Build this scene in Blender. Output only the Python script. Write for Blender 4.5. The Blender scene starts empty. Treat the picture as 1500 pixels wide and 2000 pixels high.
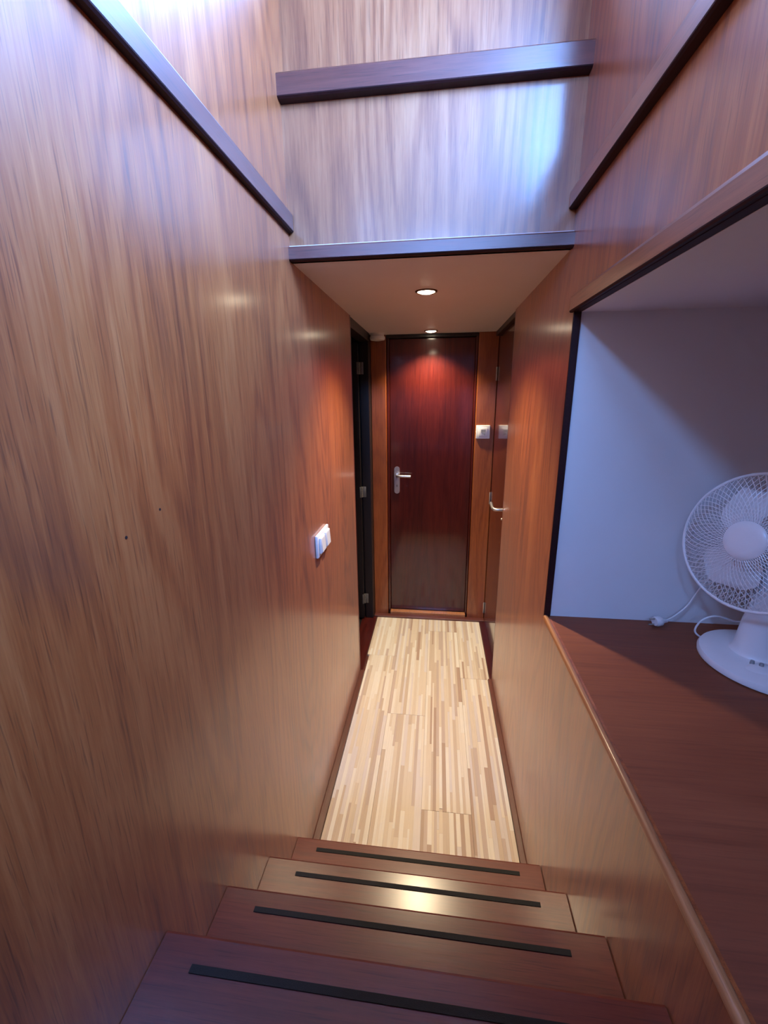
import bpy, bmesh, math, random
from mathutils import Vector, Matrix
random.seed(7)
PI = math.pi
scene = bpy.context.scene
COL = scene.collection

# ------------------------------------------------------------------ camera
EYE = Vector((0, 0, 1.65))
YAW, PITCH, ROLL, FPX = 0.1246, 0.2685, -0.0114, 827.5
def camera_axes():
    cy, sy, cp, sp = math.cos(YAW), math.sin(YAW), math.cos(PITCH), math.sin(PITCH)
    fwd = Vector((-sy * cp, cy * cp, -sp)); right = Vector((cy, sy, 0)); up = right.cross(fwd)
    r2 = right * math.cos(ROLL) + up * math.sin(ROLL)
    u2 = -right * math.sin(ROLL) + up * math.cos(ROLL)
    return r2, u2, -fwd
cam_data = bpy.data.cameras.new('camera')
cam_data.sensor_fit = 'VERTICAL'; cam_data.sensor_height = 24.0
cam_data.lens = FPX / 2000 * 24.0; cam_data.clip_start = 0.01
cam = bpy.data.objects.new('camera', cam_data); COL.objects.link(cam)
r_, u_, b_ = camera_axes()
cam.matrix_world = Matrix(((r_.x, u_.x, b_.x, EYE.x), (r_.y, u_.y, b_.y, EYE.y), (r_.z, u_.z, b_.z, EYE.z), (0, 0, 0, 1)))
scene.camera = cam

# ------------------------------------------------------------------ sky and exposure
SKY_COLOR = (0.19, 0.40, 1.0)
SKY_STRENGTH = 128.0
LAMP_COLOR = (1.0, 0.79, 0.50)
LAMP_WATTS = 80.0
EXPOSURE = 0.0
world = bpy.data.worlds.new('sky'); scene.world = world; world.use_nodes = True
bg = world.node_tree.nodes['Background']
bg.inputs[0].default_value = (*SKY_COLOR, 1); bg.inputs[1].default_value = SKY_STRENGTH
vs = scene.view_settings
vs.view_transform = 'Standard'; vs.look = 'None'; vs.gamma = 1.0; vs.exposure = EXPOSURE; vs.use_curve_mapping = False
scene.display_settings.display_device = 'sRGB'

def portal(name, loc, rot, sx, sy):
    l = bpy.data.lights.new(name, 'AREA'); l.shape = 'RECTANGLE'; l.size = sx; l.size_y = sy
    l.cycles.is_portal = True
    o = bpy.data.objects.new(name, l); COL.objects.link(o); o.location = loc; o.rotation_euler = rot
# unseen deckhouse windows, made up for the daylight: sampling portals for the sky
WY0, WY1, WZ0, WZ1 = 0.32, 1.10, 2.38, 2.92
portal('window_portal', (0.41, (WY0 + WY1) / 2, (WZ0 + WZ1) / 2), (0, PI / 2, 0), WZ1 - WZ0, WY1 - WY0)
BX0, BX1, BZ0, BZ1 = -0.38, 0.30, 2.62, 2.97
portal('rear_window_portal', (0, -1.97, (BZ0 + BZ1) / 2), (-PI / 2 + PI, 0, 0), BX1 - BX0, BZ1 - BZ0)

LY0, LY1, LZ0, LZ1 = -0.45, 0.12, 2.52, 2.78  # unseen left window, added to brighten the right wall and alcove
portal('left_window_portal', (-0.50, (LY0 + LY1) / 2, (LZ0 + LZ1) / 2), (0, -PI / 2, 0), LZ1 - LZ0, LY1 - LY0)
FX0, FX1, FZ0, FZ1 = -0.41, 0.325, 2.74, 3.12
portal('front_window_portal', (-0.04, 1.45, (FZ0 + FZ1) / 2), (-PI / 2, 0, 0), FX1 - FX0, FZ1 - FZ0)

# ------------------------------------------------------------------ materials
def lin(c):
    return tuple(((v / 255) / 12.92 if v / 255 <= 0.04045 else ((v / 255 + 0.055) / 1.055) ** 2.4) for v in c)
class NT:
    def __init__(s, name):
        s.m = bpy.data.materials.new(name); s.m.use_nodes = True
        s.t = s.m.node_tree; s.b = s.t.nodes['Principled BSDF']
    def n(s, typ, **kw):
        x = s.t.nodes.new(typ)
        for k, v in kw.items(): setattr(x, k, v)
        return x
    def l(s, a, b): s.t.links.new(a, b)
    def math(s, op, a, b=None, c=None):
        x = s.n('ShaderNodeMath', operation=op)
        for i, v in enumerate((a, b, c)):
            if v is None: continue
            if isinstance(v, (int, float)): x.inputs[i].default_value = v
            else: s.l(v, x.inputs[i])
        return x.outputs[0]
    def noise(s, vec, scale, detail=2, rough=0.5, dist=0.0):
        x = s.n('ShaderNodeTexNoise'); x.inputs['Scale'].default_value = scale
        x.inputs['Detail'].default_value = detail; x.inputs['Roughness'].default_value = rough
        x.inputs['Distortion'].default_value = dist
        s.l(vec, x.inputs['Vector']); return x.outputs['Fac']
    def mapping(s, vec, scale, loc=(0, 0, 0)):
        x = s.n('ShaderNodeMapping'); x.inputs['Scale'].default_value = scale; x.inputs['Location'].default_value = loc
        s.l(vec, x.inputs['Vector']); return x.outputs['Vector']
    def ramp(s, fac, stops):
        x = s.n('ShaderNodeValToRGB'); e = x.color_ramp.elements
        while len(e) < len(stops): e.new(0.5)
        for i, (p, c) in enumerate(stops): e[i].position = p; e[i].color = (*c, 1)
        s.l(fac, x.inputs[0]); return x.outputs[0]
    def setp(s, **kw):
        for k, v in kw.items(): s.b.inputs[k.replace('_', ' ')].default_value = v

def wood(name, dark, mid, light, axis='Z', rough=0.4, coat=0.0, coat_rough=0.15, figure=0.35, seed=0.0, scale=1.0, bump=0.12, pores=0.5, spec=0.5, sheen=0.0):
    w = NT(name)
    pos = w.n('ShaderNodeNewGeometry').outputs['Position']
    ai = 'XYZ'.index(axis)
    def sc(k, a=1.0):
        v = [a * scale] * 3; v[ai] = a * k * scale; return tuple(v)
    off = (seed * 3.17, seed * 1.71, seed * 2.33)
    broad = w.noise(w.mapping(pos, sc(0.10), off), 6, 3, 0.55)
    streak = w.noise(w.mapping(pos, sc(0.040), off), 105, 5, 0.68)
    fine = w.noise(w.mapping(pos, sc(0.035), off), 300, 3, 0.65)
    height = w.noise(w.mapping(pos, sc(0.16), off), 2.6, 1.5, 0.45)
    wob = w.noise(w.mapping(pos, sc(0.06), off), 40, 2, 0.5)
    rings = w.math('SINE', w.math('ADD', w.math('MULTIPLY', height, 150.0), w.math('MULTIPLY', wob, 5.0)))
    rings = w.math('MULTIPLY_ADD', rings, 0.5, 0.5)
    rings = w.math('POWER', rings, 2.0)
    v = w.math('MULTIPLY', broad, 0.45)
    v = w.math('MULTIPLY_ADD', streak, 0.48, v)
    v = w.math('MULTIPLY_ADD', fine, 0.26, v)
    v = w.math('MULTIPLY_ADD', rings, -figure * 0.30, v)
    v = w.math('ADD', v, figure * 0.10 - 0.11)
    col = w.ramp(v, [(0.27, dark), (0.48, mid), (0.74, light)])
    pore = w.noise(w.mapping(pos, sc(0.03), (off[0] + 5, off[1], off[2])), 420, 1, 0.5)
    pm = w.n('ShaderNodeMapRange'); pm.inputs[1].default_value = 0.60; pm.inputs[2].default_value = 0.72
    pm.inputs[3].default_value = 0.0; pm.inputs[4].default_value = pores
    w.l(pore, pm.inputs[0])
    mx = w.n('ShaderNodeMix', data_type='RGBA'); w.l(pm.outputs[0], mx.inputs[0]); w.l(col, mx.inputs[6])
    mx.inputs[7].default_value = (*[c * 0.55 for c in dark], 1)
    w.l(mx.outputs[2], w.b.inputs['Base Color'])
    rr = w.math('MULTIPLY_ADD', streak, 0.25, rough - 0.12)
    w.l(rr, w.b.inputs['Roughness'])
    w.setp(Coat_Weight=coat, Coat_Roughness=coat_rough, Specular_IOR_Level=spec, Sheen_Weight=sheen, Sheen_Roughness=0.45)
    if bump:
        bp = w.n('ShaderNodeBump'); bp.inputs['Strength'].default_value = bump; bp.inputs['Distance'].default_value = 0.0006
        w.l(w.math('ADD', streak, fine), bp.inputs['Height']); w.l(bp.outputs[0], w.b.inputs['Normal'])
    return w.m

def plain(name, col, rough=0.5, metal=0.0, coat=0.0, mottling=0.06, nscale=40, bump=0.0):
    w = NT(name); pos = w.n('ShaderNodeNewGeometry').outputs['Position']
    f = w.noise(pos, nscale, 3, 0.6)
    w.l(w.ramp(f, [(0.25, tuple(c * (1 - mottling) for c in col)), (0.75, tuple(min(1, c * (1 + mottling)) for c in col))]), w.b.inputs['Base Color'])
    w.setp(Roughness=rough, Metallic=metal, Coat_Weight=coat)
    if bump:
        bp = w.n('ShaderNodeBump'); bp.inputs['Strength'].default_value = bump; bp.inputs['Distance'].default_value = 0.0008
        w.l(w.noise(pos, 600, 2), bp.inputs['Height']); w.l(bp.outputs[0], w.b.inputs['Normal'])
    return w.m

def thin_glass(name):
    w = NT(name); w.t.nodes.remove(w.b)
    tr = w.n('ShaderNodeBsdfTransparent'); tr.inputs[0].default_value = (0.93, 0.97, 0.96, 1)
    gl = w.n('ShaderNodeBsdfGlossy'); gl.inputs['Roughness'].default_value = 0.02
    lw = w.n('ShaderNodeLayerWeight'); lw.inputs[0].default_value = 0.5
    fr = w.math('MULTIPLY_ADD', w.math('POWER', lw.outputs['Facing'], 5.0), 0.96, 0.04)
    mx = w.n('ShaderNodeMixShader'); w.l(fr, mx.inputs[0]); w.l(tr.outputs[0], mx.inputs[1]); w.l(gl.outputs[0], mx.inputs[2])
    w.l(mx.outputs[0], w.t.nodes['Material Output'].inputs[0]); return w.m

def emitter(name, col, strength):
    w = NT(name); w.setp(Emission_Strength=strength)
    w.b.inputs['Emission Color'].default_value = (*col, 1); w.b.inputs['Base Color'].default_value = (*col, 1); return w.m

TEAK = (lin((110, 50, 21)), lin((158, 81, 34)), lin((188, 112, 58)))
TEAK_H = (lin((118, 62, 34)), lin((158, 94, 54)), lin((184, 124, 80)))
M = {}
M['teak'] = wood('teak_veneer', *TEAK, 'Z', rough=0.45, coat=0.85, coat_rough=0.2, figure=0.35, seed=1, spec=0.5, sheen=0.06)
M['teak_header'] = wood('teak_veneer_header', *TEAK_H, 'Z', rough=0.42, coat=0.9, coat_rough=0.17, figure=0.5, seed=4, spec=0.9, sheen=0.15)
M['teak_post'] = wood('teak_post', lin((118, 56, 26)), lin((150, 78, 36)), lin((170, 96, 48)), 'Z', rough=0.4, coat=0.7, coat_rough=0.18, figure=0.3, seed=2)
TRIM = (lin((66, 28, 22)), lin((98, 46, 34)), lin((122, 64, 48)))
M['trim_x'] = wood('trim_wood_across', *TRIM, 'X', rough=0.45, coat=0.7, coat_rough=0.3, spec=0.7, figure=0.2, seed=5)
M['trim_y'] = wood('trim_wood_along', *TRIM, 'Y', rough=0.45, coat=0.7, coat_rough=0.3, spec=0.7, figure=0.2, seed=6)
M['trim_z'] = wood('trim_wood_upright', *TRIM, 'Z', rough=0.45, coat=0.7, coat_rough=0.3, spec=0.7, figure=0.2, seed=7)
DARKM = (lin((46, 9, 9)), lin((70, 17, 13)), lin((92, 28, 18)))
M['rail_light'] = wood('rail_wood', lin((118, 64, 42)), lin((152, 90, 60)), lin((176, 116, 82)), 'Y', rough=0.45, coat=0.7, coat_rough=0.3, figure=0.2, seed=32)
M['mahogany'] = wood('dark_mahogany', *DARKM, 'Z', rough=0.4, coat=1.0, coat_rough=0.10, figure=0.25, seed=8, spec=0.2)
M['mahogany_x'] = wood('dark_mahogany_sill', *DARKM, 'Y', rough=0.35, coat=0.6, coat_rough=0.15, figure=0.25, seed=9)
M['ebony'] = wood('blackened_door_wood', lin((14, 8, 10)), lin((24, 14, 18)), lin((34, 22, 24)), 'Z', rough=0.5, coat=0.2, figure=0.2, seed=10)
M['tread'] = wood('tread_mahogany', lin((82, 30, 24)), lin((108, 44, 34)), lin((128, 60, 46)), 'X', rough=0.5, coat=0.9, coat_rough=0.24, spec=0.4, figure=0.15, seed=11, bump=0.2)
M['bunk'] = wood('bunk_plywood', lin((108, 54, 34)), lin((132, 70, 44)), lin((150, 84, 54)), 'X', rough=0.6, figure=0.2, seed=12, scale=0.6, pores=0.2)
M['bead'] = wood('bead_wood', lin((146, 90, 54)), lin((182, 122, 78)), lin((200, 144, 98)), 'Y', rough=0.4, coat=0.4, figure=0.1, seed=13)
M['white_wall'] = plain('white_painted_panel', lin((236, 236, 238)), 0.6, mottling=0.015, nscale=5, bump=0.05)
M['white_ceiling'] = plain('white_ceiling_panel', lin((232, 226, 226)), 0.55, mottling=0.015, nscale=5)
M['black_strip'] = plain('black_grip_tape', lin((20, 22, 26)), 0.75, mottling=0.25, nscale=500, bump=0.5)
M['white_plastic'] = plain('white_plastic', lin((232, 232, 230)), 0.35, mottling=0.01)
M['grey_plastic'] = plain('grey_plastic', lin((150, 152, 155)), 0.4, mottling=0.03)
M['fan_white'] = plain('fan_white_plastic', lin((238, 238, 240)), 0.28, mottling=0.01)
M['aluminium'] = plain('brushed_aluminium', lin((205, 205, 208)), 0.32, metal=0.85, mottling=0.04, nscale=200)
M['steel'] = plain('dull_steel', lin((190, 186, 178)), 0.42, metal=0.7, mottling=0.08, nscale=150)
M['hinge'] = plain('tarnished_hinge_steel', lin((120, 118, 116)), 0.55, metal=0.5, mottling=0.25, nscale=220)
M['edge_dark'] = wood('near_black_edge', lin((32, 10, 11)), lin((46, 16, 17)), lin((60, 24, 23)), 'Y', rough=0.6, coat=0.0, spec=0.25, figure=0.1, seed=31)  # near-black strips below rails and ledges and at the alcove opening
M['bronze'] = plain('dark_bronze_ring', lin((96, 72, 60)), 0.4, metal=0.6, mottling=0.05)
M['dark'] = plain('dark_plug', lin((36, 18, 14)), 0.7)
M['black'] = plain('black_plastic', lin((16, 16, 18)), 0.5)
M['glass'] = thin_glass('window_glass')
M['lens'] = emitter('lamp_lens', (1.0, 0.86, 0.62), 40.0)
STRIP_TONES = [(240, 234, 222), (234, 224, 208), (226, 212, 192), (212, 194, 174), (204, 186, 174), (186, 160, 142), (226, 218, 214)]
for i, c in enumerate(STRIP_TONES):
    a = lin(c)
    M['strip%d' % i] = wood('laminate_tone_%d' % i, tuple(v * 0.86 for v in a), a, tuple(min(1, v * 1.08) for v in a), 'Y', rough=0.42, figure=0.1, seed=20 + i, bump=0.0, pores=0.1)

# ------------------------------------------------------------------ mesh helpers (all shapes in world metres)
def nb(): return bmesh.new()
def add_box(bm, x0, x1, y0, y1, z0, z1, bevel=0.0, seg=2):
    r = bmesh.ops.create_cube(bm, size=1.0)
    vs_ = r['verts']
    for v in vs_:
        v.co = Vector(((x0 + x1) / 2 + v.co.x * (x1 - x0), (y0 + y1) / 2 + v.co.y * (y1 - y0), (z0 + z1) / 2 + v.co.z * (z1 - z0)))
    if bevel:
        es = list({e for v in vs_ for e in v.link_edges})
        bmesh.ops.bevel(bm, geom=es, offset=bevel, segments=seg, profile=0.5, affect='EDGES')
    return bm
def box(*a, **k): return add_box(nb(), *a, **k)
def frame_from(axis):
    a = Vector(axis).normalized(); h = Vector((0, 0, 1)) if abs(a.z) < 0.9 else Vector((0, 1, 0))
    e1 = a.cross(h).normalized(); return a, e1, e1.cross(a).normalized()
def add_lathe(bm, profile, origin, axis=(0, 0, 1), seg=32, sx=1.0, sy=1.0):
    a, e1, e2 = frame_from(axis); o = Vector(origin); rings = []
    for r, h in profile:
        if r <= 1e-6: rings.append([bm.verts.new(o + a * h)])
        else: rings.append([bm.verts.new(o + a * h + e1 * (r * sx * math.cos(2 * PI * k / seg)) + e2 * (r * sy * math.sin(2 * PI * k / seg))) for k in range(seg)])
    for p, q in zip(rings, rings[1:]):
        for k in range(seg):
            k2 = (k + 1) % seg
            if len(p) == 1 and len(q) == 1: continue
            if len(p) == 1: bm.faces.new((p[0], q[k], q[k2]))
            elif len(q) == 1: bm.faces.new((p[k], q[0], p[k2]))
            else: bm.faces.new((p[k], q[k], q[k2], p[k2]))
    return bm
def smooth_path(pts, n=6):
    P = [Vector(p) for p in pts]; out = []
    for i in range(len(P) - 1):
        p0, p1, p2, p3 = P[max(i - 1, 0)], P[i], P[i + 1], P[min(i + 2, len(P) - 1)]
        for k in range(n):
            t = k / n
            out.append(0.5 * ((2 * p1) + (p2 - p0) * t + (2 * p0 - 5 * p1 + 4 * p2 - p3) * t * t + (3 * p1 - p0 - 3 * p2 + p3) * t ** 3))
    out.append(P[-1]); return out
def add_tube(bm, pts, r, sides=8, caps=True):
    pts = [Vector(p) for p in pts]; rings = []; e1 = None
    for i, p in enumerate(pts):
        t = (pts[min(i + 1, len(pts) - 1)] - pts[max(i - 1, 0)]).normalized()
        if e1 is None: _, e1, _ = frame_from(t)
        e1 = (e1 - t * e1.dot(t)).normalized(); e2 = t.cross(e1)
        rr = r[i] if isinstance(r, (list, tuple)) else r
        rings.append([bm.verts.new(p + e1 * rr * math.cos(2 * PI * k / sides) + e2 * rr * math.sin(2 * PI * k / sides)) for k in range(sides)])
    for a, b in zip(rings, rings[1:]):
        for k in range(sides): bm.faces.new((a[k], a[(k + 1) % sides], b[(k + 1) % sides], b[k]))
    if caps:
        bm.faces.new(rings[0][::-1]); bm.faces.new(rings[-1])
    return bm
def add_prism(bm, poly, direction):
    d = Vector(direction); a = [bm.verts.new(Vector(p)) for p in poly]; b = [bm.verts.new(Vector(p) + d) for p in poly]
    n = len(poly); bm.faces.new(a[::-1]); bm.faces.new(b)
    for i in range(n): bm.faces.new((a[i], a[(i + 1) % n], b[(i + 1) % n], b[i]))
    return bm
def panel_with_holes(bm, fixed, lo, hi, a0, a1, z0, z1, holes):
    """slab normal to fixed axis ('X' or 'Y') from lo to hi, spanning a0..a1 and z0..z1, less the rectangular holes"""
    A = sorted({a0, a1, *[v for h in holes for v in h[:2]]}); Z = sorted({z0, z1, *[v for h in holes for v in h[2:]]})
    for i in range(len(A) - 1):
        for j in range(len(Z) - 1):
            ca, cz = (A[i] + A[i + 1]) / 2, (Z[j] + Z[j + 1]) / 2
            if any(h[0] < ca < h[1] and h[2] < cz < h[3] for h in holes): continue
            if fixed == 'X': add_box(bm, lo, hi, A[i], A[i + 1], Z[j], Z[j + 1])
            else: add_box(bm, A[i], A[i + 1], lo, hi, Z[j], Z[j + 1])
    bmesh.ops.remove_doubles(bm, verts=bm.verts, dist=1e-5)
    # drop the inner faces where two cells meet
    seen = {}
    for f in bm.faces: seen.setdefault(tuple(round(c, 4) for c in f.calc_center_median()), []).append(f)
    bmesh.ops.delete(bm, geom=[f for fs in seen.values() if len(fs) > 1 for f in fs], context='FACES')
    return bm

WORLD_LOC = {}
def obj(name, bm, mat, parent=None, smooth=None, recalc=True):
    if recalc: bmesh.ops.recalc_face_normals(bm, faces=bm.faces)
    xs = [v.co for v in bm.verts]
    c = Vector(((min(v.x for v in xs) + max(v.x for v in xs)) / 2, (min(v.y for v in xs) + max(v.y for v in xs)) / 2, min(v.z for v in xs)))
    for v in bm.verts: v.co -= c
    me = bpy.data.meshes.new(name); bm.to_mesh(me); bm.free()
    if smooth is not None:
        for p in me.polygons: p.use_smooth = True
        me.set_sharp_from_angle(angle=math.radians(smooth))
    me.materials.append(M[mat] if isinstance(mat, str) else mat)
    o = bpy.data.objects.new(name, me); COL.objects.link(o)
    WORLD_LOC[o] = c
    if parent: o.parent = parent; o.location = c - WORLD_LOC[parent]
    else: o.location = c
    return o
def tag(o, label, cat, group=None, kind=None):
    o['label'] = label; o['category'] = cat
    if group: o['group'] = group
    if kind: o['kind'] = kind
    return o
def thing(name, loc, label, cat, group=None, kind=None):
    o = bpy.data.objects.new(name, None); COL.objects.link(o); o.location = loc; o.empty_display_size = 0.05
    WORLD_LOC[o] = Vector(loc); return tag(o, label, cat, group, kind)
def struct(name, bm, mat, label, cat, smooth=None):
    return tag(obj(name, bm, mat, smooth=smooth), label, cat, kind='structure')
def instance(src, name, world_loc, parent):
    """copy of a mesh part, sharing its mesh, standing at another place"""
    o = src.copy(); COL.objects.link(o); o.name = name; o.parent = parent
    WORLD_LOC[o] = Vector(world_loc); o.location = Vector(world_loc) - (WORLD_LOC[parent] if parent else Vector())
    return o

# ------------------------------------------------------------------ the main measures
XL, XR = -0.440, 0.357            # faces of the corridor walls
YD = 2.232                         # where both side doorways begin
YH = 1.352                         # face of the header panel over the corridor
ZC = 2.034                         # corridor ceiling
ZROOF = 3.30
YB = -2.0                          # aft end of the deckhouse
AZ0, AZ1, AY1, AY0 = 0.957, 1.866, 1.288, -0.75   # alcove opening in the right wall
STEPS = [(1.056, 0.203), (0.845, 0.408), (0.642, 0.604), (0.462, 0.772)]   # nosing Y, top Z
UP_Z, UP_Y = 0.957, 0.235          # deckhouse floor behind the stairs

# ------------------------------------------------------------------ walls
wl = struct('wall_left', panel_with_holes(nb(), 'X', XL - 0.03, XL, YB, YD, -0.04, ZROOF, [(LY0, LY1, LZ0, LZ1)]), 'teak',
            'tall left wall of glossy upright-grained teak veneer beside the stairs', 'wall')
for (y, z, r) in ((0.610, 1.477, 0.0022), (0.528, 1.457, 0.0026)):
    obj('nail_hole', add_lathe(nb(), [(0, 0.0006), (r, 0.0004), (r, -0.001), (0, -0.001)], (XL, y, z), (1, 0, 0), 10), 'dark', wl)
obj('jamb_edge', box(XL - 0.034, XL + 0.002, YD, YD + 0.010, 0, ZC, bevel=0.002), 'trim_z', wl)

struct('wall_right_light_seal', box(XR + 0.075, XR + 0.10, AY1 + 0.021, 3.09, -0.012, ZC), 'ebony', 'dark panel added behind the right hand door to seal out sky light', 'wall')  # added panel that stops sky light leaking in behind the door
wr = struct('wall_right', panel_with_holes(nb(), 'X', XR, XR + 0.018, YB, YD, 0, ZROOF,
            [(AY0, AY1, AZ0, AZ1), (WY0, WY1, WZ0, WZ1)]), 'teak',
            'right wall of glossy orange teak veneer with the alcove opening cut in it', 'wall')
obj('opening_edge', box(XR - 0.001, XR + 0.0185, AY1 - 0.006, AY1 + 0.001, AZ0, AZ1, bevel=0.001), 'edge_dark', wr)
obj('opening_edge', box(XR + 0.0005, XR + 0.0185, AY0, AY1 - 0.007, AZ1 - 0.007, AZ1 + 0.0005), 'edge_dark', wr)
obj('jamb_edge', box(XR - 0.0008, XR + 0.030, YD, YD + 0.008, 0, ZC, bevel=0.002), 'trim_z', wr)

struct('wall_header', panel_with_holes(nb(), 'Y', YH + 0.008, YH + 0.03, XL, XR, ZC, 2.445, []), 'teak_header',
       'teak veneer header panel over the corridor between two wooden ledges', 'wall')
struct('wall_header_upper', panel_with_holes(nb(), 'Y', YH + 0.045, YH + 0.065, XL, XR, 2.43, ZROOF, [(FX0, FX1, FZ0, FZ1)]), 'teak_header',
       'set back teak panel above the upper wooden ledge at the top', 'wall')
struct('wall_back', panel_with_holes(nb(), 'Y', YB - 0.03, YB, XL, XR, -0.012, ZROOF, [(BX0, BX1, BZ0, BZ1)]), 'teak',
       'teak wall behind the camera closing the stairwell with an added window', 'wall')
struct('ceiling', box(XL - 0.05, XR + 0.10, YH + 0.006, 3.08, ZC, ZC + 0.04), 'white_ceiling',
       'white panelled corridor ceiling carrying two small downlights', 'ceiling')
struct('ceiling_upper', box(XL - 0.25, XR + 0.25, YB - 0.5, YH + 0.36, ZROOF, ZROOF + 0.04), 'trim_y',  # unseen overhang shaped to keep window light off the lower left wall
       'wooden deckhouse ceiling high above the stairs, its overhang sized to block window light', 'ceiling')
struct('floor_upper', box(XL, XR, YB, UP_Y, UP_Z - 0.03, UP_Z), 'tread',
       'upper wooden landing behind the top of the stairs', 'floor')

# deckhouse windows, invented out of view and sized for their daylight
def window_frame(bm, fixed, lo, hi, a0, a1, z0, z1, w):
    for (p, q, r, s) in ((a0, a1, z0, z0 + w), (a0, a1, z1 - w, z1), (a0, a0 + w, z0 + w, z1 - w), (a1 - w, a1, z0 + w, z1 - w)):
        if fixed == 'X': add_box(bm, lo, hi, p, q, r, s)
        else: add_box(bm, p, q, lo, hi, r, s)
    return bm
w1 = struct('unseen_window_1', window_frame(nb(), 'X', XR + 0.018, XR + 0.045, WY0, WY1, WZ0, WZ1, 0.025), 'trim_y',
            'unseen window high in the right wall, sized to throw blue daylight on the header', 'window')
obj('pane', box(XR + 0.030, XR + 0.033, WY0 + 0.025, WY1 - 0.025, WZ0 + 0.025, WZ1 - 0.025), 'glass', w1)
w2 = struct('unseen_window_2', window_frame(nb(), 'Y', YB - 0.05, YB + 0.01, BX0, BX1, BZ0, BZ1, 0.03), 'trim_x',
            'unseen window added in the wall behind the stairs for daylight', 'window')
obj('pane', box(BX0 + 0.03, BX1 - 0.03, YB - 0.022, YB - 0.018, BZ0 + 0.03, BZ1 - 0.03), 'glass', w2)

w4 = struct('unseen_window_4', window_frame(nb(), 'X', XL - 0.055, XL - 0.0305, LY0, LY1, LZ0, LZ1, 0.02), 'trim_y',
            'small unseen window added high in the left wall to brighten the right side', 'window')
obj('pane', box(XL - 0.046, XL - 0.043, LY0 + 0.02, LY1 - 0.02, LZ0 + 0.02, LZ1 - 0.02), 'glass', w4)
w3 = struct('unseen_window_3', window_frame(nb(), 'Y', YH + 0.066, YH + 0.11, FX0, FX1, FZ0, FZ1, 0.02), 'trim_x',
            'unseen forward windscreen above the upper ledge, sized for daylight on the walls', 'window')
obj('pane', box(FX0 + 0.02, FX1 - 0.02, YH + 0.080, YH + 0.084, FZ0 + 0.02, FZ1 - 0.02), 'glass', w3)

# ------------------------------------------------------------------ the alcove with its bunk top
AXW = 1.42
struct('wall_alcove_end', box(XR + 0.018, AXW, AY1, AY1 + 0.02, 0.80, AZ1 + 0.02), 'white_wall',
       'white painted end wall of the alcove behind the table fan', 'wall')
struct('wall_alcove_side', box(AXW, AXW + 0.02, AY0 - 0.02, AY1 + 0.02, 0.80, AZ1 + 0.02), 'white_wall',
       'white painted far side wall of the alcove', 'wall')
struct('wall_alcove_back', box(XR + 0.018, AXW, AY0 - 0.02, AY0, 0.80, AZ1 + 0.02), 'white_wall',
       'white painted near end wall of the alcove', 'wall')
struct('ceiling_alcove', box(XR + 0.018, AXW + 0.02, AY0 - 0.02, AY1 + 0.02, AZ1 - 0.008, AZ1 + 0.03), 'white_wall',
       'white painted low ceiling of the alcove', 'ceiling')
bunk = tag(obj('bunk_top', box(XR + 0.018, AXW, AY0, AY1, AZ0 - 0.02, AZ0), 'bunk'),
           'reddish brown wooden bunk top in the alcove carrying the fan', 'bunk')
bead_poly = [(XR - 0.003, -0.6, AZ0 - 0.010), (XR - 0.0035, -0.6, AZ0 + 0.001), (XR - 0.001, -0.6, AZ0 + 0.0045), (XR + 0.004, -0.6, AZ0 + 0.0055),
             (XR + 0.009, -0.6, AZ0 + 0.004), (XR + 0.0115, -0.6, AZ0 + 0.001), (XR + 0.0115, -0.6, AZ0 - 0.010)]
struct('trim_12', add_prism(nb(), bead_poly, (0, AY1 - 0.007 + 0.6, 0)), 'bead', 'pale rounded wooden bead along the front edge of the bunk top', 'trim', smooth=50)

# ------------------------------------------------------------------ trims and ledges
def rail(name, y0, y1, x_wall, side, z0, z1, depth, mat, label):
    d = side * depth; ze = z0 + 0.005
    poly = [(x_wall, y0, ze), (x_wall + d, y0, ze), (x_wall + d, y0, z1 - 0.006), (x_wall + d * 0.75, y0, z1), (x_wall, y0, z1)]
    t = struct(name, add_prism(nb(), poly, (0, y1 - y0, 0)), mat, label, 'trim')
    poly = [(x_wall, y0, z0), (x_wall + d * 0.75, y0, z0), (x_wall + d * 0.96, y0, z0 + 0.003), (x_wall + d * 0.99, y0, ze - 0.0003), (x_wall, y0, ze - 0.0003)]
    e = obj('lower_edge', add_prism(nb(), poly, (0, y1 - y0, 0)), 'edge_dark', t); e['label'] = 'near-black lower edge'
    return t
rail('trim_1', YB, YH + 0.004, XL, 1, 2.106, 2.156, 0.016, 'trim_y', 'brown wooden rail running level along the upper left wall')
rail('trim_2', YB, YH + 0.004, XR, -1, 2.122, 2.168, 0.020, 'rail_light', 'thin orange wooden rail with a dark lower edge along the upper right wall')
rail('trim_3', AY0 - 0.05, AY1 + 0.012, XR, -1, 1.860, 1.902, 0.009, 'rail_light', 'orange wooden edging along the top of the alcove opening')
def ledge(name, z0, z1, yf, yb, label):
    ze = z0 + 0.005
    poly = [(XL, yb, ze), (XL, yf, ze), (XL, yf, z1 - 0.004), (XL, yf + 0.004, z1), (XL, yb, z1)]
    t = struct(name, add_prism(nb(), poly, (XR - XL, 0, 0)), 'trim_x', label, 'trim')
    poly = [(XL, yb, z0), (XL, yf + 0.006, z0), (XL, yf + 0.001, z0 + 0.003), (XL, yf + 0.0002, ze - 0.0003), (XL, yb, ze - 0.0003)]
    e = obj('lower_edge', add_prism(nb(), poly, (XR - XL, 0, 0)), 'edge_dark', t); e['label'] = 'near-black lower edge'
    return t
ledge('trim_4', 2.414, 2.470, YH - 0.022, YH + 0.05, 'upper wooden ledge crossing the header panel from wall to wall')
ledge('trim_5', ZC - 0.002, ZC + 0.036, YH - 0.006, YH + 0.012, 'wooden edging along the lower edge of the header panel')

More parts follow.
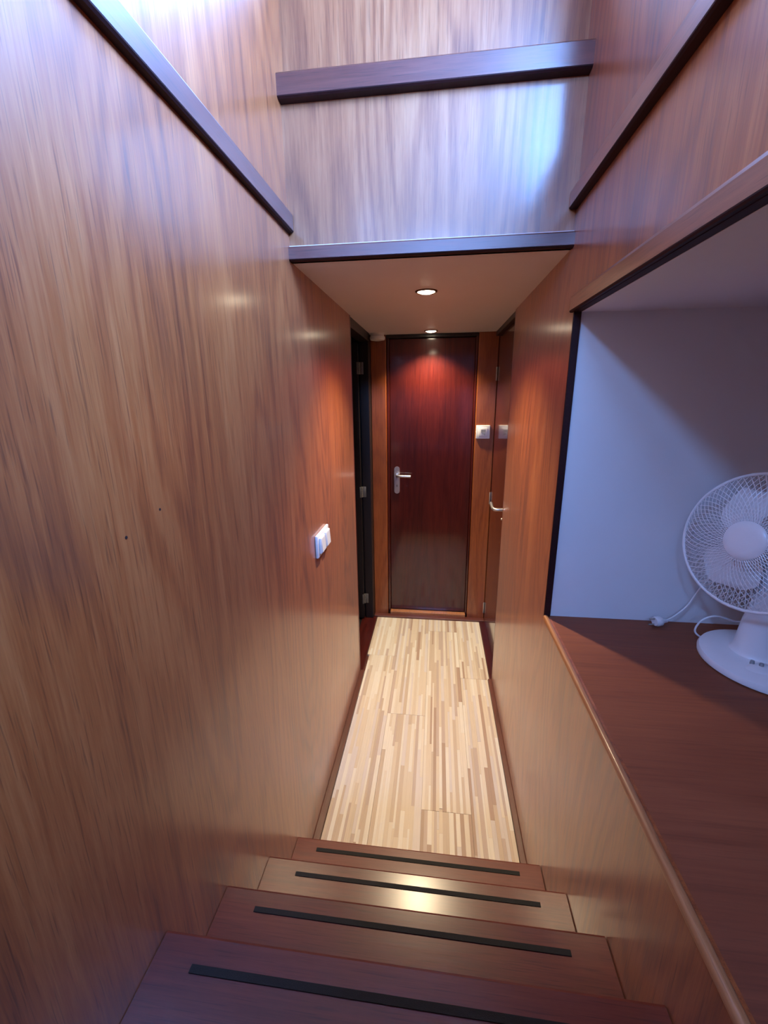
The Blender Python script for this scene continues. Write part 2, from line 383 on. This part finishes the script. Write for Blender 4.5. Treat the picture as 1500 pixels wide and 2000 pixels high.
# ------------------------------------------------------------------ floor: laminate planks, each printed in narrow staves
floor = struct('floor', box(XL - 0.095, XR + 0.12, YB - 0.03, 3.09, -0.04, -0.012), 'trim_y', 'corridor floor of pale multi-strip laminate planks', 'floor')
COLS = [(-0.412, -0.231, [2.42]), (-0.231, -0.030, [1.90]), (-0.030, 0.173, [1.367, 2.750]), (0.173, 0.334, [2.237])]
FY0, FY1 = 1.06, 2.912
unit = nb(); bmesh.ops.create_cube(unit, size=1.0)
for v in unit.verts: v.co.z += 0.5
tones = []
for i in range(len(STRIP_TONES)):
    me = bpy.data.meshes.new('stave'); unit.to_mesh(me); me.materials.append(M['strip%d' % i]); tones.append(me)
unit.free()
last = None
for (x0, x1, seams) in COLS:
    ys = [FY0] + seams + [FY1]
    for ya, yb in zip(ys, ys[1:]):
        far = ya >= 2.23
        xa, xb = x0, x1
        if x0 < -0.4: xa = -0.424 if far else -0.412
        if x1 > 0.3: xb = 0.344 if far else 0.334
        plank = obj('plank', box(xa + 0.0004, xb - 0.0004, ya + 0.0005, yb - 0.0005, -0.012, -0.0022), 'strip3', floor)
        # staves
        x = xa + 0.0004; n = max(1, round((xb - xa) / 0.0132))
        ws = [random.uniform(0.6, 1.4) for _ in range(n)]; k = (xb - xa - 0.0008) / sum(ws)
        for wv in ws:
            wv *= k; y = ya + 0.0005 - random.uniform(0, 0.45)
            while y < yb - 0.001:
                ln = random.choice((0.26, 0.36, 0.46, 0.56, 0.66)) * random.uniform(0.85, 1.15)
                y2 = min(y + ln, yb - 0.0005); y1_ = max(y, ya + 0.0005)
                if yb - 0.0005 - y2 < 0.06: y2 = yb - 0.0005
                if y2 - y1_ > 0.02:
                    t = random.choices(range(7), weights=(5, 5, 4, 3, 2, 1.6, 4))[0]
                    if t == last: t = (t + 2) % 7
                    last = t
                    s = bpy.data.objects.new('stave', tones[t]); COL.objects.link(s); s.parent = plank
                    h = 0.0022 + random.uniform(-0.00012, 0.0001)
                    s.scale = (wv - 0.0003, y2 - y1_ - 0.0003, h)
                    s.location = Vector((x + wv / 2, (y1_ + y2) / 2, -0.0022)) - WORLD_LOC[plank]
                y = y2
            x += wv

# baseboards: flat wooden strips between wall foot and laminate
struct('baseboard_left', box(XL, -0.413, 1.0, YD + 0.008, -0.012, 0.010, bevel=0.002), 'trim_y', 'narrow wooden floor strip along the foot of the left wall', 'baseboard')
struct('baseboard_right', box(0.335, XR, 1.0, YD + 0.004, -0.012, 0.010, bevel=0.002), 'trim_y', 'narrow wooden floor strip along the foot of the right wall', 'baseboard')
struct('trim_6', box(-0.535, -0.4255, YD + 0.010, 2.905, -0.012, 0.008, bevel=0.003), 'mahogany_x', 'dark wooden threshold in the open doorway on the left', 'threshold')
struct('trim_7', box(0.3455, XR + 0.05, YD + 0.008, 2.905, -0.012, 0.008, bevel=0.003), 'mahogany_x', 'dark wooden threshold under the closed door on the right', 'threshold')

# ------------------------------------------------------------------ stairs
st = thing('staircase', (0, 0.7, 0), 'reddish mahogany stairs with black grip strips leading down to the corridor', 'stairs')
STRIP_SPAN = [(-0.366, 0.287, 1.0255, 1.0135), (-0.353, 0.285, 0.8125, 0.8015), (-0.362, 0.280, 0.6080, 0.5975), (-0.372, 0.282, 0.4220, 0.4105)]
for i, (yn, z) in enumerate(STEPS):
    yback = (STEPS[i + 1][0] - 0.02) if i < 3 else UP_Y - 0.02
    poly = [(XL + 0.001, yback, z), (XL + 0.001, yn - 0.006, z), (XL + 0.001, yn - 0.002, z - 0.002), (XL + 0.001, yn, z - 0.007), (XL + 0.001, yn, z - 0.024), (XL + 0.001, yn - 0.005, z - 0.028), (XL + 0.001, yback, z - 0.028)]
    tr = obj('tread', add_prism(nb(), poly, (XR - XL - 0.003, 0, 0)), 'tread', st)
    a, b, y1_, y0_ = STRIP_SPAN[i]
    g = obj('grip_strip', box(a, b, y0_, y1_, z, z + 0.0015, bevel=0.0005), 'black_strip', tr)
    g['label'] = 'black anti-slip strip'
    zb = STEPS[i - 1][1] if i else 0.0
    obj('riser', box(XL + 0.001, XR - 0.002, yn - 0.030, yn - 0.015, zb, z - 0.028), 'tread', st)
obj('riser', box(XL + 0.001, XR - 0.002, UP_Y - 0.020, UP_Y - 0.005, STEPS[3][1], UP_Z - 0.03), 'tread', st)

# ------------------------------------------------------------------ end wall with the closed mahogany door
YE = 3.0
we = struct('wall_end', box(XL - 0.15, XR + 0.12, 3.055, 3.085, -0.04, ZC), 'ebony', 'dark bulkhead behind the door at the end of the corridor', 'wall')
for (a, b) in ((-0.450, -0.347), (0.256, 0.383)):
    p = obj('post', box(a, b, 2.962, 3.05, 0.004, ZC, bevel=0.004), 'teak_post', we)
obj('frame_bead', box(-0.3465, -0.327, 2.978, 3.05, 0.03, ZC - 0.012, bevel=0.005), 'mahogany', we)
obj('frame_bead', box(0.240, 0.2555, 2.978, 3.05, 0.03, ZC - 0.012, bevel=0.005), 'mahogany', we)
obj('frame_head', box(-0.3465, 0.2555, 2.970, 3.05, ZC - 0.022, ZC, bevel=0.004), 'ebony', we)
sill = struct('trim_8', box(-0.450, 0.383, 2.914, 2.960, -0.012, 0.012, bevel=0.003), 'trim_x', 'wooden sill strip across the corridor end below the door', 'sill')
obj('upper_sill', box(-0.330, 0.245, 2.962, YE + 0.004, 0.0, 0.028, bevel=0.003), 'bead', sill)
d1 = struct('door_1', box(-0.3262, 0.2392, YE + 0.006, YE + 0.045, 0.03, ZC - 0.024, bevel=0.002), 'mahogany',
            'closed dark red mahogany door at the end of the corridor', 'door')
def rounded_plate(x0, x1, z0, z1, y0, y1, n=8):
    r = (x1 - x0) / 2; cx = (x0 + x1) / 2
    poly = [(cx + r * math.cos(PI * k / n), y0, z1 - r + r * math.sin(PI * k / n)) for k in range(n + 1)]
    poly += [(cx - r * math.cos(PI * k / n), y0, z0 + r - r * math.sin(PI * k / n)) for k in range(n + 1)]
    return add_prism(nb(), poly, (0, y1 - y0, 0))
hp = obj('handle_plate', rounded_plate(-0.298, -0.259, 0.960, 1.158, YE - 0.003, YE + 0.0065), 'aluminium', d1, smooth=30)
hp['label'] = 'brushed metal handle plate'
lv = smooth_path([(-0.2785, YE - 0.002, 1.098), (-0.2785, YE - 0.030, 1.098), (-0.272, YE - 0.043, 1.0975), (-0.255, YE - 0.048, 1.097), (-0.215, YE - 0.048, 1.096), (-0.178, YE - 0.047, 1.095)], 5)
obj('lever', add_tube(nb(), lv, 0.0088, 12), 'aluminium', hp, smooth=50)
obj('screw', add_lathe(nb(), [(0, 0.001), (0.004, 0.0008), (0.004, -0.002)], (-0.2785, YE - 0.003, 1.140), (0, -1, 0), 12), 'steel', hp)
obj('keyhole', box(-0.2805, -0.2765, YE - 0.0036, YE - 0.002, 1.010, 1.026), 'black', hp)

# ------------------------------------------------------------------ right door (closed, seen at a steep angle)
XD = XR + 0.026
d2 = struct('door_2', box(XD, XD + 0.035, YD + 0.010, 2.955, 0.012, ZC - 0.03, bevel=0.002), 'mahogany',
            'closed glossy mahogany door in the right wall, seen edge on', 'door')
struct('trim_9', box(XR + 0.004, XD + 0.05, YD + 0.008, 2.961, ZC - 0.028, ZC, bevel=0.002), 'ebony', 'dark lintel strip above the right hand door', 'trim')
hinge0 = None
def make_hinge(bm, x, y, z, h, out):
    add_lathe(bm, [(0, 0), (0.004, 0), (0.005, 0.003), (0.005, h - 0.003), (0.004, h), (0, h)], (x, y, z), (0, 0, 1), 12)
    return bm
hm = obj('hinge', make_hinge(nb(), XD - 0.005, 2.956, 1.735, 0.085, -1), 'steel', d2, smooth=40)
for z in (0.905, 0.055): instance(hm, 'hinge', (XD - 0.005, 2.956, z), d2)
ros = obj('handle_plate', box(XD - 0.005, XD + 0.001, 2.315, 2.355, 0.945, 1.105, bevel=0.002), 'aluminium', d2)
lv = smooth_path([(XD - 0.004, 2.335, 1.030), (XD - 0.040, 2.335, 1.030), (XD - 0.056, 2.342, 1.030), (XD - 0.062, 2.362, 1.031), (XD - 0.062, 2.41, 1.034), (XD - 0.060, 2.455, 1.037)], 6)
obj('lever', add_tube(nb(), lv, 0.009, 12), 'aluminium', ros, smooth=50)
obj('lock_cylinder', add_lathe(nb(), [(0, 0.012), (0.006, 0.012), (0.007, 0.009), (0.007, 0)], (XD - 0.005, 2.335, 0.975), (-1, 0, 0), 12), 'steel', ros, smooth=40)

# ------------------------------------------------------------------ left doorway: open onto a dark cabin
XJ = -0.512
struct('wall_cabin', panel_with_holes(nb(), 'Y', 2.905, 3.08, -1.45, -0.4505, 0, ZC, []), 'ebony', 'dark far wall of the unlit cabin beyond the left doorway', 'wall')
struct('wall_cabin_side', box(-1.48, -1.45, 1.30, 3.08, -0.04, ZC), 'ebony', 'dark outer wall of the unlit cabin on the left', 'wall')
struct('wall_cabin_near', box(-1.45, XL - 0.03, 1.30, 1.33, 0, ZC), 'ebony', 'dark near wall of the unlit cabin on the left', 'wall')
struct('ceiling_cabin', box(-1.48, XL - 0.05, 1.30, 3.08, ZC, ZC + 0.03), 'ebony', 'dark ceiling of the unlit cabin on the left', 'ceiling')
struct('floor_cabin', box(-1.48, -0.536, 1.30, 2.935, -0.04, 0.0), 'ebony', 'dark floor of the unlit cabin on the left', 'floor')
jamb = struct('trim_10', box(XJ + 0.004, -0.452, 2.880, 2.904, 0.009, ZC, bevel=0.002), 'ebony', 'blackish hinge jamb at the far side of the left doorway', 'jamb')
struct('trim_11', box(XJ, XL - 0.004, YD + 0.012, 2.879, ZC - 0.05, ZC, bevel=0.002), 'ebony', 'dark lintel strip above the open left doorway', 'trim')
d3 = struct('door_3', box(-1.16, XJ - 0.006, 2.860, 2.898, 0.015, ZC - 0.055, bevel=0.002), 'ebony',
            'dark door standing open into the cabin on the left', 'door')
def leaf_hinge(z, h=0.075):
    bm = nb()
    for k in range(5):
        add_lathe(bm, [(0, 0.0004), (0.006, 0.0004), (0.006, h / 5 - 0.0008), (0, h / 5 - 0.0008)], (XJ - 0.002, 2.872, z + k * h / 5), (0, 0, 1), 10)
    add_box(bm, XJ, -0.486, 2.8765, 2.8798, z, z + h, bevel=0.0008)
    add_box(bm, XJ - 0.016, XJ - 0.004, 2.8560, 2.8598, z, z + h, bevel=0.0008)
    return bm
h1 = obj('hinge', leaf_hinge(1.785), 'hinge', jamb, smooth=40)
for z in (0.958, 0.135): instance(h1, 'hinge', (WORLD_LOC[h1].x, WORLD_LOC[h1].y, z), jamb)

# ------------------------------------------------------------------ small fittings
# downlights
def downlight(x, y, label):
    t = thing('downlight', (x, y, ZC - 0.004), label, 'downlight', 'round recessed downlights in the corridor ceiling')
    obj('trim_ring', add_lathe(nb(), [(0.0335, 0.0), (0.034, -0.004), (0.038, -0.0055), (0.042, -0.003), (0.043, 0.0)], (x, y, ZC), (0, 0, 1), 36), 'bronze', t, smooth=50)
    obj('lens', add_lathe(nb(), [(0, -0.010), (0.012, -0.0095), (0.022, -0.0075), (0.030, -0.004), (0.0335, -0.0005)], (x, y, ZC), (0, 0, 1), 36), 'lens', t, smooth=60)
    l = bpy.data.lights.new('downlight_beam', 'SPOT'); l.energy = LAMP_WATTS; l.color = LAMP_COLOR
    l.spot_size = math.radians(118); l.spot_blend = 0.8; l.shadow_soft_size = 0.025
    lo = bpy.data.objects.new('downlight_beam', l); COL.objects.link(lo); lo.parent = t; lo.location = (0, 0, -0.012)
    return t
downlight(-0.052, 1.80, 'larger looking round downlight in the ceiling nearer the stairs')
downlight(-0.050, 2.85, 'smaller looking round downlight in the ceiling close to the end door')

# smoke detector
sd = thing('smoke_detector', (-0.393, 2.90, ZC - 0.045), 'round white smoke detector on the ceiling in the far left corner', 'smoke detector')
obj('base', add_lathe(nb(), [(0, 0), (0.044, 0), (0.044, -0.016), (0, -0.016)], (-0.393, 2.90, ZC), (0, 0, 1), 32), 'white_plastic', sd, smooth=40)
obj('cover', add_lathe(nb(), [(0, -0.016), (0.043, -0.016), (0.049, -0.022), (0.049, -0.033), (0.044, -0.041), (0.02, -0.045), (0, -0.045)], (-0.393, 2.90, ZC), (0, 0, 1), 32), 'white_plastic', sd, smooth=40)

# thermostat / sensor switch on the right post
tx0, tx1, tz0, tz1, ty = 0.262, 0.354, 1.360, 1.450, 2.962
th = thing('wall_sensor', ((tx0 + tx1) / 2, ty, tz0), 'square white sensor switch on the post right of the end door', 'switch')
obj('plate', box(tx0, tx1, ty - 0.012, ty, tz0, tz1, bevel=0.004), 'white_plastic', th, smooth=50)
ins = obj('insert', box(tx0 + 0.018, tx1 - 0.018, ty - 0.017, ty - 0.0122, tz0 + 0.017, tz1 - 0.017, bevel=0.002), 'white_plastic', th, smooth=50)
obj('sensor_window', box(tx0 + 0.032, tx1 - 0.030, ty - 0.0185, ty - 0.0171, tz0 + 0.042, tz1 - 0.028), 'grey_plastic', ins)
obj('slider', add_prism(nb(), [(tx0 + 0.036, ty - 0.0171, tz0 + 0.038), (tx1 - 0.032, ty - 0.0171, tz0 + 0.038), (tx1 - 0.032, ty - 0.0171, tz0 + 0.022)], (0, -0.002, 0)), 'grey_plastic', ins)

# double switch on the left wall
sw = thing('light_switch', (XL, 1.522, 1.062), 'white double light switch on the left wall', 'switch')
obj('plate', box(XL, XL + 0.011, 1.442, 1.605, 1.062, 1.150, bevel=0.003), 'white_plastic', sw, smooth=50)
for (a, b) in ((1.457, 1.516), (1.532, 1.591)):
    rk = obj('rocker_housing', box(XL + 0.0112, XL + 0.020, a, b, 1.075, 1.138, bevel=0.003), 'white_plastic', sw, smooth=50)
    obj('rocker', add_prism(nb(), [(XL + 0.0202, a + 0.006, 1.081), (XL + 0.0235, a + 0.006, 1.081), (XL + 0.0205, a + 0.006, 1.132), (XL + 0.0202, a + 0.006, 1.132)], (0, b - a - 0.012, 0)), 'white_plastic', rk)

# ------------------------------------------------------------------ table fan on the bunk
FB = Vector((0.868, 1.075, AZ0))
fan = thing('table_fan', FB, 'white table fan with net guard standing on the bunk top', 'fan')
AZ, EL = -1.12, 0.235
AX = Vector((math.sin(AZ) * math.cos(EL), -math.cos(AZ) * math.cos(EL), math.sin(EL)))
HC = Vector((0.786, 1.092, 1.290))            # centre of the guard's rim
GR = 0.170
base = obj('base', add_lathe(nb(), [(0, 0), (0.140, 0), (0.149, 0.004), (0.150, 0.012), (0.146, 0.020), (0.128, 0.0265), (0.08, 0.032), (0.05, 0.034), (0, 0.034)], FB, (0, 0, 1), 56), 'fan_white', fan, smooth=35)
# speed buttons on the base, towards the aisle
bd = Vector((-0.62, -0.78, 0)).normalized(); bs = Vector((0.80, -0.60, 0)).normalized()
bp_ = obj('button_panel', add_lathe(nb(), [(0, 0.006), (0.036, 0.005), (0.044, 0.0)], FB + bd * 0.078 + Vector((0, 0, 0.0285)), (0, 0, 1), 28, 1.0, 0.55), 'fan_white', fan, smooth=50)
for k in (-1.2, -0.4, 0.4, 1.2):
    obj('button', add_lathe(nb(), [(0, 0.0075), (0.0042, 0.007), (0.005, 0.0), (0.005, -0.004)], FB + bd * 0.076 + bs * (k * 0.022) + Vector((0, 0, 0.034)), (0, 0, 1), 12), 'grey_plastic', fan, smooth=40)
# neck and motor
MOT = HC - AX * 0.085
NB = FB + Vector((-0.024, 0.012, 0))
neck_pts = smooth_path([NB + Vector((0, 0, 0.029)), NB + Vector((0.0, 0.0, 0.075)), NB + Vector((0.004, 0.002, 0.16)), NB + Vector((0.008, 0.004, 0.255)), (MOT.x + 0.004, MOT.y + 0.002, MOT.z - 0.03)], 6)
nr = [0.060, 0.055, 0.051, 0.049, 0.048, 0.047, 0.046, 0.045, 0.044, 0.043, 0.040, 0.038, 0.036, 0.034, 0.033, 0.032, 0.031, 0.030, 0.030, 0.030, 0.029, 0.029, 0.028, 0.028, 0.028, 0.028, 0.028]
obj('neck', add_tube(nb(), neck_pts, nr[:len(neck_pts)], 24), 'fan_white', fan, smooth=50)
obj('motor_housing', add_lathe(nb(), [(0, -0.075), (0.03, -0.072), (0.048, -0.058), (0.055, -0.03), (0.056, 0.0), (0.056, 0.034), (0.05, 0.036), (0, 0.036)], MOT, AX, 32), 'fan_white', fan, smooth=40)
# guard nets
_, E1, E2 = frame_from(AX)
def gp(r, t, h): return HC + AX * h + E1 * (r * math.cos(t)) + E2 * (r * math.sin(t))
def net(front):
    bm = nb(); NW = 66; r0 = 0.044 if front else 0.052; hmax = 0.041 if front else -0.055
    for fam in (-1, 1):
        for k in range(NW):
            pts = []
            for s in range(9):
                u = s / 8; r = r0 + (GR - r0) * u
                h = hmax * (1 - u ** 2.6)
                pts.append(gp(r, 2 * PI * k / NW + fam * 0.62 * (u ** 0.8), h + fam * 0.0003))
            add_tube(bm, pts, 0.00085, 4, caps=False)
    return bm
obj('front_guard', net(True), 'fan_white', fan, recalc=True)
obj('rear_guard', net(False), 'fan_white', fan, recalc=True)
obj('guard_rim', add_tube(nb(), [gp(GR + 0.001, 2 * PI * k / 72, 0) for k in range(73)], 0.0042, 8, caps=False), 'fan_white', fan, smooth=60)
hub = obj('hub_cap', add_lathe(nb(), [(0, 0.0475), (0.030, 0.0470), (0.044, 0.0455), (0.048, 0.042), (0.048, 0.036), (0, 0.036)], HC, AX, 40), 'fan_white', fan, smooth=40)
hub['label'] = 'round plain white cap in the middle of the guard'
def blade(t0):
    bm = nb(); rows = []
    NR_, NT_ = 9, 9
    for i in range(NR_):
        u = i / (NR_ - 1); r = 0.022 + u * 0.118
        half = 0.26 + 0.46 * math.sin(PI * min(1, u * 0.62 + 0.18)) ** 1.0
        half *= (1 - max(0, (u - 0.72) / 0.28) ** 2.2 * 0.78)
        row = []
        for j in range(NT_):
            q = -1 + 2 * j / (NT_ - 1)
            t = t0 + q * half + 0.22 * u
            row.append(gp(r + 0.006 * (1 - q * q) * u, t, -0.012 + q * 0.014 * (1 - 0.3 * u)))
        rows.append(row)
    top = [[bm.verts.new(p + AX * 0.0009) for p in row] for row in rows]; bot = [[bm.verts.new(p - AX * 0.0009) for p in row] for row in rows]
    for i in range(NR_ - 1):
        for j in range(NT_ - 1):
            bm.faces.new((top[i][j], top[i][j + 1], top[i + 1][j + 1], top[i + 1][j])); bm.faces.new((bot[i][j], bot[i + 1][j], bot[i + 1][j + 1], bot[i][j + 1]))
    ring = lambda g: [g[0][j] for j in range(NT_)] + [g[i][-1] for i in range(1, NR_)] + [g[-1][j] for j in range(NT_ - 2, -1, -1)] + [g[i][0] for i in range(NR_ - 2, 0, -1)]
    a, b = ring(top), ring(bot)
    for k in range(len(a)): bm.faces.new((a[k], a[(k + 1) % len(a)], b[(k + 1) % len(b)], b[k]))
    return bm
BLADE0 = 0.80
for k in range(3): obj('blade', blade(BLADE0 + k * 2 * PI / 3), 'fan_white', fan, smooth=50)
obj('rotor_hub', add_lathe(nb(), [(0, 0.010), (0.022, 0.008), (0.026, -0.002), (0.026, -0.030), (0, -0.030)], HC, AX, 28), 'fan_white', fan, smooth=40)
# cord with plug
zc = AZ0
cord_pts = [(0.703, 1.258, zc + 0.016), (0.727, 1.264, zc + 0.026), (0.750, 1.268, zc + 0.045), (0.771, 1.270, zc + 0.072), (0.792, 1.268, zc + 0.124), (0.82, 1.26, zc + 0.18),
            (0.87, 1.245, zc + 0.20), (0.905, 1.225, zc + 0.14), (0.905, 1.208, zc + 0.075), (0.868, 1.200, zc + 0.057), (0.809, 1.200, zc + 0.072), (0.772, 1.200, zc + 0.056), (0.759, 1.200, zc + 0.022), (0.775, 1.19, zc + 0.006), (0.80, 1.17, zc + 0.005)]
cord = obj('cord', add_tube(nb(), smooth_path(cord_pts, 8), 0.0026, 8), 'fan_white', fan, smooth=60)
plug = obj('plug', add_lathe(nb(), [(0, 0), (0.006, 0), (0.008, 0.012), (0.015, 0.020), (0.017, 0.034), (0.014, 0.040), (0, 0.040)], (0.712, 1.260, zc + 0.0175), (-1, -0.22, 0.0), 20, 1.0, 0.9), 'fan_white', fan, smooth=40)
for s in (-1, 1):
    o_ = Vector((0.674, 1.2515, zc + 0.0175)) + Vector((0.0, 0.0, s * 0.009))
    obj('prong', add_tube(nb(), [o_, o_ + Vector((-0.018, -0.004, 0.0))], 0.0022, 8), 'steel', plug)
